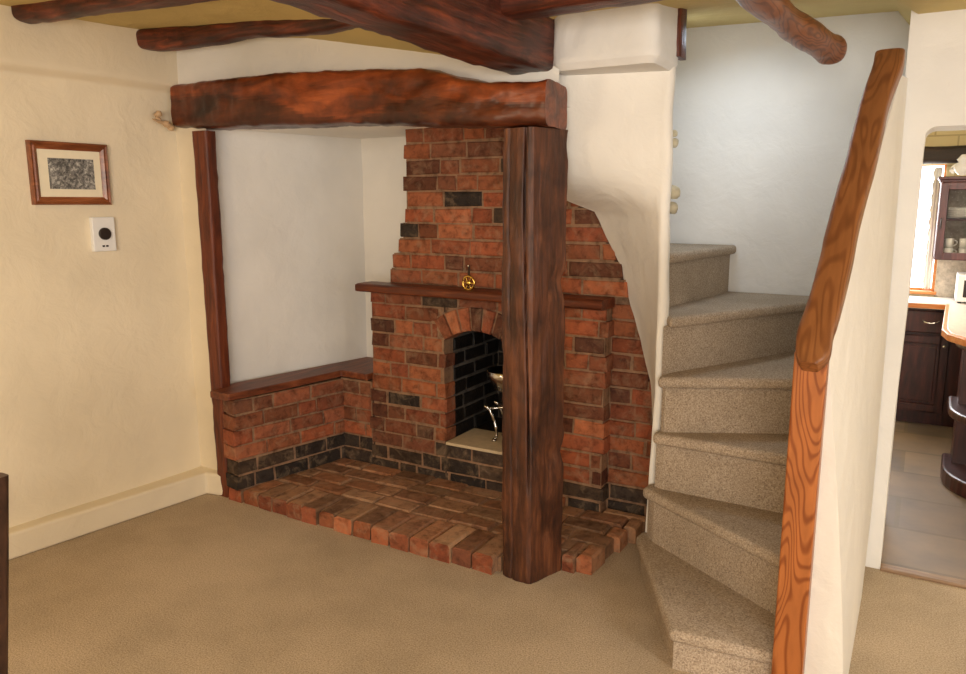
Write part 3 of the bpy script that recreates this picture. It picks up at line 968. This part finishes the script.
for k in range(6):
    z = ZS[k]
    zl = ZS[k - 1] - 0.01 if k else 0.0
    outer = nose[k] + back[k]
    mb = MB(); mb.prism(outer, z - 0.048, z)
    o = mb.build('tread', M['stair_carpet'], st, bevel=0.019, seg=4)
    for p in o.data.polygons: p.use_smooth = True
    # riser set back under the nosing
    N_ = []
    for i, (x, y) in enumerate(nose[k]):
        a = Vector(nose[k][max(i - 1, 0)]); b2 = Vector(nose[k][min(i + 1, len(nose[k]) - 1)])
        d = (b2 - a).normalized(); nn = Vector((-d.y, d.x))
        ins = 0.035 if k else 0.018
        q = Vector((x, y)) + nn * ins
        if i == 0 and k < 4: q += d * 0.04
        N_.append((q.x, q.y))
    bk = back[k]
    cx_ = sum(p[0] for p in outer) / len(outer); cy_ = sum(p[1] for p in outer) / len(outer)
    bk2 = [(x + (cx_ - x) * 0.03, y + (cy_ - y) * 0.03) for x, y in bk]
    mb = MB(); mb.prism(N_ + bk2, zl, z - 0.04)
    mb.build('riser', M['stair_carpet'], st)

# newel post and handrail
ban = empty('stair_banister', (-0.26, 2.44, 0), 'golden brown wooden newel post with sloping handrail capping the stair partition', 'banister')
mb = MB()
mb.prism([(-0.309, 2.395), (-0.216, 2.395), (-0.216, 2.455), (-0.309, 2.455)], 0.0, 1.165)
mb.build('newel_post', M['oak_z'], ban, bevel=0.006)
mb = MB()
RP = [((-0.262, 2.372, 1.125), 0.047), ((-0.259, 2.425, 1.19), 0.050), ((-0.252, 2.50, 1.265), 0.049), ((-0.235, 2.68, 1.455), 0.047), ((-0.218, 2.88, 1.68), 0.048), ((-0.196, 3.08, 1.905), 0.046), ((-0.176, 3.22, 2.06), 0.049), ((-0.167, 3.30, 2.135), 0.050)]
path = []
ctr = catmull([p for p, _ in RP], 42)
wid = [lerp_tab([(i / 7, r_) for i, (_, r_) in enumerate(RP)], k / 42) for k in range(43)]
for i, p in enumerate(ctr):
    t = (ctr[min(i + 1, 42)] - ctr[max(i - 1, 0)]).normalized()
    side = t.cross(Vector((0, 0, 1))).normalized()
    up = side.cross(t)
    th = 0.03
    wv_ = wid[i] * ((0.5, 0.78, 0.91, 0.97)[i] if i < 4 else 1)
    path.append((p + side * 0.003 * math.sin(i * 0.55), side * wv_, up * th))
timber(mb, path, 84, 28, 0.0015, 6, 5, 33)
mb.build('handrail', M['oak_y'], ban)

# ------------------------------------------------------------------ THINGS ON THE LEFT WALL
def on_wall(y, z, off=0.0): return Vector((left_x(y, z) + off, y, z))
y0, y1, z0, z1 = 2.008, 2.372, 1.592, 1.878
pic = empty('framed_picture', on_wall((y0 + y1) / 2, z0), 'small framed monochrome engraving hanging on the cream left wall', 'picture')
wdir = Vector((0.085, 1, 0)).normalized()
base = Vector((left_x((y0 + y1) / 2, (z0 + z1) / 2) + 0.012, (y0 + y1) / 2, (z0 + z1) / 2))
nout = Vector((1, -0.085, 0)).normalized()
def wbox(mb, u0, u1, v0, v1, d0, d1, o=None):
    o = o or base
    vs = []
    for d in (d0, d1):
        for u_, v_ in ((u0, v0), (u1, v0), (u1, v1), (u0, v1)):
            vs.append(o + wdir * u_ + Vector((0, 0, v_)) + nout * d)
    mb.add(vs, [(0, 3, 2, 1), (4, 5, 6, 7), (0, 1, 5, 4), (1, 2, 6, 5), (2, 3, 7, 6), (3, 0, 4, 7)])
hw, hh, fw = (y1 - y0) / 2, (z1 - z0) / 2, 0.036
mb = MB()
def mitre(mb, ins0, ins1, d0, d1):
    P0 = [base + wdir * a * (hw - ins0) + Vector((0, 0, b_ * (hh - ins0))) + nout * d0 for a, b_ in ((-1, -1), (1, -1), (1, 1), (-1, 1))]
    P1 = [base + wdir * a * (hw - ins1) + Vector((0, 0, b_ * (hh - ins1))) + nout * d1 for a, b_ in ((-1, -1), (1, -1), (1, 1), (-1, 1))]
    mb.add(P0 + P1, [(i, (i + 1) % 4, 4 + (i + 1) % 4, 4 + i) for i in range(4)])
prof = [(0, -0.012), (0, 0.012), (0.006, 0.018), (0.014, 0.014), (0.022, 0.016), (0.030, 0.010), (fw, 0.006), (fw, -0.012)]
for (a, b_), (c2, d2) in zip(prof, prof[1:]): mitre(mb, a, c2, b_, d2)
mb.build('picture_frame', M['frame'], pic)
mb = MB(); wbox(mb, -hw + fw - 0.004, hw - fw + 0.004, -hh + fw - 0.004, hh - fw + 0.004, -0.008, 0.002)
mb.build('mount', M['mount'], pic)
mb = MB(); wbox(mb, -hw + 0.082, hw - 0.070, -hh + 0.072, hh - 0.074, 0.0, 0.0035)
mb.build('print', M['print'], pic)

y_, z_ = 2.32, 1.45
th = empty('thermostat', on_wall(y_, z_ - 0.08), 'white rectangular wall control with a round dark dial, below the framed engraving', 'thermostat')
tb = Vector((left_x(y_, z_) + 0.006, y_, z_))
mb = MB(); wbox(mb, -0.057, 0.057, -0.083, 0.083, -0.008, 0.020, tb); mb.build('plate', M['plastic'], th, bevel=0.005)
mb = MB()
rs = []
for r_, d in ((0.0295, 0.020), (0.0295, 0.030), (0.026, 0.034), (0.001, 0.034)):
    rs.append([tb + wdir * (r_ * math.cos(a)) + Vector((0, 0, 0.002 + r_ * math.sin(a))) + nout * d for a in [2 * math.pi * k / 28 for k in range(28)]])
mb.rings(rs, 0, False)
mb.build('dial', M['dark_plastic'], th)
for dy in (-0.009, 0.009):
    mb = MB(); wbox(mb, dy - 0.006, dy + 0.006, -0.062, -0.053, 0.020, 0.0215, tb); mb.build('indicator', M['dark_plastic'], th)

mb = MB()
HC = Vector((-3.44, 2.715, 1.99))
hk = [Vector((-3.45, 2.665, 1.975)), Vector((-3.432, 2.655, 1.985)), Vector((-3.432, 2.615, 2.0)), Vector((-3.435, 2.575, 2.01)), Vector((-3.44, 2.55, 2.035)), Vector((-3.435, 2.54, 2.055)), Vector((-3.435, 2.56, 2.068))]
hk = [HC + (p - Vector((-3.45, 2.665, 1.985))) * 0.72 for p in hk]
mb.tube(catmull(hk, 24), [0.017 - 0.010 * (k / 24) + 0.004 * math.sin(k) for k in range(25)], 12)
mb.lathe([(0.0, -0.018), (0.015, -0.01), (0.017, 0.0), (0.012, 0.012), (0, 0.015)], (-3.425, 2.638, 2.047), 14)
mb.tube([(-3.427, 2.65, 2.01), (-3.418, 2.615, 2.011), (-3.418, 2.595, 2.017)], [0.008, 0.006, 0.003], 8)
tag(mb.build('wall_hook', M['hook']), 'small beige curled hook on the cream wall at the left end of the lintel', 'hook', kind='thing')

for i, (y, z, r_, lab) in enumerate(((3.30, 1.645, 0.030, 'larger pale lump on the right edge of the plaster pillar, just above its dark twin'),
                                     (3.30, 1.580, 0.026, 'olive-shaded lump on the right edge of the plaster pillar, lowest of four'),
                                     (3.28, 1.850, 0.020, 'small grey lump on the right edge of the plaster pillar, second from top'),
                                     (3.28, 1.890, 0.014, 'tiny pale lump on the right edge of the plaster pillar, topmost of four'))):
    mb = MB()
    rs = []
    for a in range(1, 9):
        p = math.pi * a / 9
        rs.append([Vector((-0.958 + r_ * math.sin(p) * math.cos(q), y + r_ * math.sin(p) * math.sin(q), z + r_ * 1.05 * math.cos(p))) * 1.0 for q in [2 * math.pi * k / 14 for k in range(14)]])
    rs = [[p + (p - Vector((-0.958, y, z))) * 0.2 * fbm(p, 30) for p in r] for r in rs]
    mb.rings(rs)
    tag(mb.build('plaster_knob', M['knob']), lab, 'knob', 'lumps on the pillar edge', 'thing')

# dark chair at the left edge of the frame, its back to the room
ch = empty('dining_chair', (-2.25, 0.72, 0), 'dark brown dining chair whose back edge shows at the bottom left corner', 'chair')
def stile(y):
    mb = MB()
    timber(mb, [((-2.030, y, 0.0), (0.024, 0, 0), (0, 0.018, 0)), ((-2.003, y, 0.32), (0.024, 0, 0), (0, 0.018, 0)), ((-1.966, y, 0.50), (0.024, 0, 0), (0, 0.018, 0)),
                ((-1.917, y, 0.73), (0.022, 0, 0), (0, 0.018, 0)), ((-1.870, y, 0.958), (0.020, 0, 0), (0, 0.017, 0))], 40, 20, 0.0, 3, 6)
    mb.build('leg', M['chair'], ch)
stile(0.920); stile(0.525)
mb = MB()
timber(mb, [((-1.942, 0.7225, 0.62), (0, 0.181, 0), (0.012, 0, 0)), ((-1.905, 0.7225, 0.79), (0, 0.181, 0), (0.012, 0, 0)), ((-1.875, 0.7225, 0.935), (0, 0.181, 0), (0.012, 0, 0))], 20, 28, 0.0, 3, 8)
mb.build('backrest', M['chair'], ch)
mb = MB(); mb.box(-2.41, -1.985, 0.546, 0.899, 0.43, 0.48); mb.build('seat', M['chair'], ch, bevel=0.012)
for y in (0.57, 0.875):
    mb = MB(); mb.prism([(-2.40, y - 0.02), (-2.36, y - 0.02), (-2.36, y + 0.02), (-2.40, y + 0.02)], 0, 0.43)
    mb.build('leg', M['chair'], ch, bevel=0.004)

# ------------------------------------------------------------------ KITCHEN THROUGH THE DOORWAY
def panel_door(mb, x0, x1, z0, z1, y, fw=0.055):
    mb.box(x0, x0 + fw, y - 0.022, y, z0, z1); mb.box(x1 - fw, x1, y - 0.022, y, z0, z1)
    mb.box(x0 + fw, x1 - fw, y - 0.022, y, z0, z0 + fw); mb.box(x0 + fw, x1 - fw, y - 0.022, y, z1 - fw, z1)

kc = empty('kitchen_cabinet', (-0.1, 6.45, 0), 'dark mahogany base cabinet under the grey worktop against the kitchen back wall', 'cabinet')
mb = MB(); mb.box(-0.62, 0.60, 6.24, 6.68, 0.10, 0.865); mb.box(-0.62, 0.60, 6.30, 6.68, 0.0, 0.10); mb.build('body', M['mahog'], kc)
for x0, x1 in ((-0.56, -0.18), (-0.16, 0.215)):
    mb = MB(); panel_door(mb, x0, x1, 0.11, 0.665, 6.238); mb.box(x0 + 0.055, x1 - 0.055, 6.228, 6.236, 0.165, 0.61); mb.box(x0 + 0.075, x1 - 0.075, 6.220, 6.23, 0.185, 0.59)
    d = mb.build('door', M['mahog'], kc, bevel=0.004)
    mb = MB(); mb.lathe([(0.0, -0.03), (0.012, -0.027), (0.012, -0.02), (0.006, -0.015), (0.006, 0.0)], (x1 - 0.03, 6.216, 0.6), 12, axis='y'); mb.build('knob', M['steel'], d)
    mb = MB(); mb.box(x0, x1, 6.216, 6.238, 0.685, 0.845)
    d = mb.build('drawer', M['mahog'], kc, bevel=0.008)
    mb = MB(); xc = (x0 + x1) / 2 + 0.06
    mb.tube(catmull([(xc - 0.05, 6.214, 0.775), (xc - 0.03, 6.19, 0.765), (xc, 6.185, 0.76), (xc + 0.03, 6.19, 0.765), (xc + 0.05, 6.214, 0.775)], 12), 0.006, 8); mb.build('handle', M['steel'], d)

mb = MB()
mb.box(-0.62, 0.80, 6.20, 6.68, 0.868, 0.900, 0); mb.box(-0.62, 0.80, 6.185, 6.20, 0.862, 0.901, 1)
tag(mb.build('kitchen_worktop', [M['worktop'], M['edge']], bevel=0.003), 'grey worktop with wooden front edge on the back kitchen cabinet', 'worktop')

pn = empty('kitchen_peninsula', (0.4, 5.3, 0), 'dark mahogany peninsula unit with rounded open end shelves at the right of the doorway', 'cabinet')
mb = MB(); mb.box(0.36, 0.85, 5.0, 6.15, 0.10, 0.865); mb.box(0.40, 0.85, 5.05, 6.15, 0.0, 0.10); mb.build('body', M['mahog'], pn)
for zb in (0.0, 0.40, 0.80):
    mb = MB()
    poly = [(0.85, 4.62)] + [(0.60 - 0.40 * math.sin(a) , 5.02 - 0.40 * math.cos(a)) for a in [math.pi / 2 * k / 10 for k in range(11)]] + [(0.205, 5.30), (0.85, 5.30)]
    mb.prism(poly, zb + (0.0 if zb else 0.0), zb + (0.09 if zb == 0 else 0.065 if zb > 0.7 else 0.05))
    mb.build('shelf', M['mahog'], pn, bevel=0.014)
mb = MB(); mb.box(0.25, 0.85, 5.10, 5.32, 0.06, 0.83); mb.build('end_panel', M['mahog'], pn)
mb = MB()
poly = [(0.125, 4.92), (0.150, 4.74), (0.22, 4.60), (0.34, 4.52), (0.86, 4.52), (0.86, 6.175), (0.165, 6.175)]
mb.prism(poly, 0.868, 0.905)
inn = [(0.150, 4.93), (0.172, 4.76), (0.235, 4.63), (0.345, 4.55), (0.85, 4.55), (0.85, 6.17), (0.185, 6.17)]
mb.prism(inn, 0.90, 0.908, 1)
tag(mb.build('peninsula_worktop', [M['edge'], M['worktop']], bevel=0.004), 'grey worktop with orange wooden edge on the peninsula by the doorway', 'worktop')

wc = empty('wall_cupboard', (0.3, 6.55, 1.19), 'dark purple-brown wall cupboard with glass door hanging right of the kitchen window', 'cupboard')
mb = MB()
mb.box(0.065, 0.60, 6.42, 6.695, 1.195, 1.21); mb.box(0.065, 0.60, 6.42, 6.695, 1.745, 1.76)
mb.box(0.065, 0.08, 6.42, 6.695, 1.21, 1.745); mb.box(0.585, 0.60, 6.42, 6.695, 1.21, 1.745); mb.box(0.08, 0.585, 6.68, 6.695, 1.21, 1.745, 1)  # back panel coloured pale to brighten the unlit interior
mb.box(0.08, 0.585, 6.44, 6.68, 1.475, 1.487)
mb.build('body', [M['mahog_purple'], M['splash']], wc, bevel=0.003)
mb = MB(); mb.box(0.045, 0.62, 6.38, 6.695, 1.762, 1.785); mb.box(0.055, 0.61, 6.395, 6.695, 1.745, 1.764); mb.build('cornice', M['mahog_purple'], wc, bevel=0.006)
for x0, x1 in ((0.068, 0.330), (0.334, 0.597)):
    mb = MB(); panel_door(mb, x0, x1, 1.200, 1.742, 6.418, 0.05)
    d = mb.build('door', M['mahog_purple'], wc, bevel=0.004)
    mb = MB(); mb.box(x0 + 0.048, x1 - 0.048, 6.404, 6.408, 1.248, 1.694); mb.build('pane', M['glass'], d)
    mb = MB(); mb.tube([(x0 + 0.022, 6.394, 1.42), (x0 + 0.022, 6.380, 1.43), (x0 + 0.022, 6.380, 1.48), (x0 + 0.022, 6.394, 1.49)], 0.005, 8); mb.build('handle', M['dark_plastic'], d)
# china inside
def plate_stack(x, y, z, nplate, lab):
    for k in range(nplate):
        mb = MB(); zz = z + 0.013 * k
        mb.lathe([(0.0, zz), (0.045, zz), (0.085, zz + 0.012), (0.087, zz + 0.015), (0.045, zz + 0.005), (0.0, zz + 0.005)], (x, y, 0), 28)
        tag(mb.build('dinner_plate', M['china']), lab + ', ' + ('top plate', 'second plate from the top', 'third plate from the top', 'fourth plate from the top', 'fifth plate from the top', 'bottom plate')[nplate - 1 - k if k else 5], 'plate', 'plates in the wall cupboard')
plate_stack(0.19, 6.55, 1.488, 6, 'white plate in the stack behind the cupboard glass')
def cup(x, y, z, lab):
    t = empty('mug', (x, y, z), lab, 'mug', 'mugs in the wall cupboard')
    mb = MB(); mb.lathe([(0.0, z), (0.022, z), (0.026, z + 0.005), (0.030, z + 0.068), (0.027, z + 0.068), (0.022, z + 0.008), (0.0, z + 0.008)], (x, y, 0), 20); mb.build('body', M['china'], t)
    mb = MB(); mb.tube(catmull([(x + 0.026, y, z + 0.056), (x + 0.045, y, z + 0.05), (x + 0.047, y, z + 0.03), (x + 0.026, y, z + 0.015)], 10), 0.005, 8); mb.build('handle', M['china'], t)
for x, y, z, lab in ((0.155, 6.50, 1.21, 'white mug on the cupboard floor, left of the lower row'), (0.245, 6.50, 1.21, 'white mug on the cupboard floor, right of the lower row'),
                     (0.155, 6.50, 1.279, 'white mug stacked on the left mug of the lower row'), (0.245, 6.50, 1.279, 'white mug stacked on the right mug of the lower row')):
    cup(x, y, z, lab)

mw = empty('microwave', (0.45, 6.45, 0.9), 'white microwave oven on the worktop under the wall cupboard', 'microwave')
mb = MB(); mb.box(0.225, 0.66, 6.30, 6.62, 0.912, 1.10); mb.build('body', M['plastic'], mw, bevel=0.008)
mb = MB(); mb.box(0.265, 0.52, 6.296, 6.302, 0.945, 1.065); mb.build('door_window', M['dark_plastic'], mw, bevel=0.002)
mb = MB(); mb.box(0.56, 0.64, 6.296, 6.302, 0.93, 1.08); mb.build('control_panel', M['dark_plastic'], mw)
for x in (0.25, 0.63):
    for y in (6.33, 6.59):
        mb = MB(); mb.box(x - 0.012, x + 0.012, y - 0.012, y + 0.012, 0.90, 0.914); mb.build('foot', M['dark_plastic'], mw)

mb = MB(); mb.box(0.097, 1.2, 6.688, 6.70, 0.90, 1.19)
struct(mb.build('trim_splashback', M['splash']))
# kitchen window
wn = MB()
wn.box(-0.75, -0.72, 6.75, 6.80, 0.94, 1.885); wn.box(0.075, 0.095, 6.70, 6.80, 0.94, 1.60); wn.box(0.08, 0.095, 6.75, 6.80, 1.60, 1.885); wn.box(-0.75, 0.095, 6.76, 6.80, 0.94, 0.955); wn.box(-0.75, 0.095, 6.76, 6.80, 1.875, 1.885)
win = struct(wn.build('window_1', M['edge'], bevel=0.003))
mb = MB(); mb.box(-0.72, 0.080, 6.775, 6.79, 0.955, 1.875); mb.build('pane', M['daylight'], win)
mb = MB(); mb.box(-0.78, 0.11, 6.66, 6.80, 0.915, 0.938); mb.build('window_sill', M['edge'], win, bevel=0.004)
# lace curtain strip at the right side of the window
mb = MB()
rs = []
vs = []
nz = 40
for j in range(nz + 1):
    z = 0.95 + 0.91 * j / nz
    for i in range(9):
        x = 0.018 + 0.05 * i / 8
        if i == 0: x += 0.006 * math.sin(j * 1.6)
        vs.append((x, 6.705 + 0.008 * math.sin(i * 1.9), z))
mb.add(vs, [(j * 9 + i, j * 9 + i + 1, (j + 1) * 9 + i + 1, (j + 1) * 9 + i) for j in range(nz) for i in range(8)], None, 0, True)
o = mb.build('lace_curtain', M['china'], fixn=False)
so = o.modifiers.new('thickness', 'SOLIDIFY'); so.thickness = 0.003
tag(o, 'narrow white scalloped curtain at the right side of the bright kitchen window', 'curtain')
mb = MB()
timber(mb, [((-1.08, 6.60, 1.945), (0, 0.08, 0), (0, 0, 0.060)), ((1.48, 6.60, 1.945), (0, 0.08, 0), (0, 0, 0.060))], 50, 24, 0.006, 6, 6, 41)
tag(mb.build('kitchen_beam', M['black_beam']), 'blackened timber beam over the kitchen window', 'beam', kind='thing')
# white glass ceiling lamp
kl = empty('kitchen_lamp', (0.135, 4.6, 2.21), 'white glass ceiling lamp at the right edge of the doorway', 'lamp')
mb = MB(); mb.tube([(0.155, 4.6, 2.21), (0.155, 4.6, 1.83)], 0.006, 8); mb.build('rod', M['plastic'], kl)
mb = MB(); mb.lathe([(0.0, 1.735), (0.018, 1.74), (0.035, 1.76), (0.038, 1.785), (0.02, 1.80), (0.03, 1.815), (0.012, 1.84), (0.0, 1.84)], (0.135, 4.6, 0), 24); mb.build('lamp_shade', M['china'], kl)
mb = MB(); mb.tube(catmull([(0.14, 4.6, 1.80), (0.105, 4.6, 1.79), (0.085, 4.6, 1.765), (0.10, 4.6, 1.75)], 10), 0.008, 8); mb.build('arm', M['china'], kl)
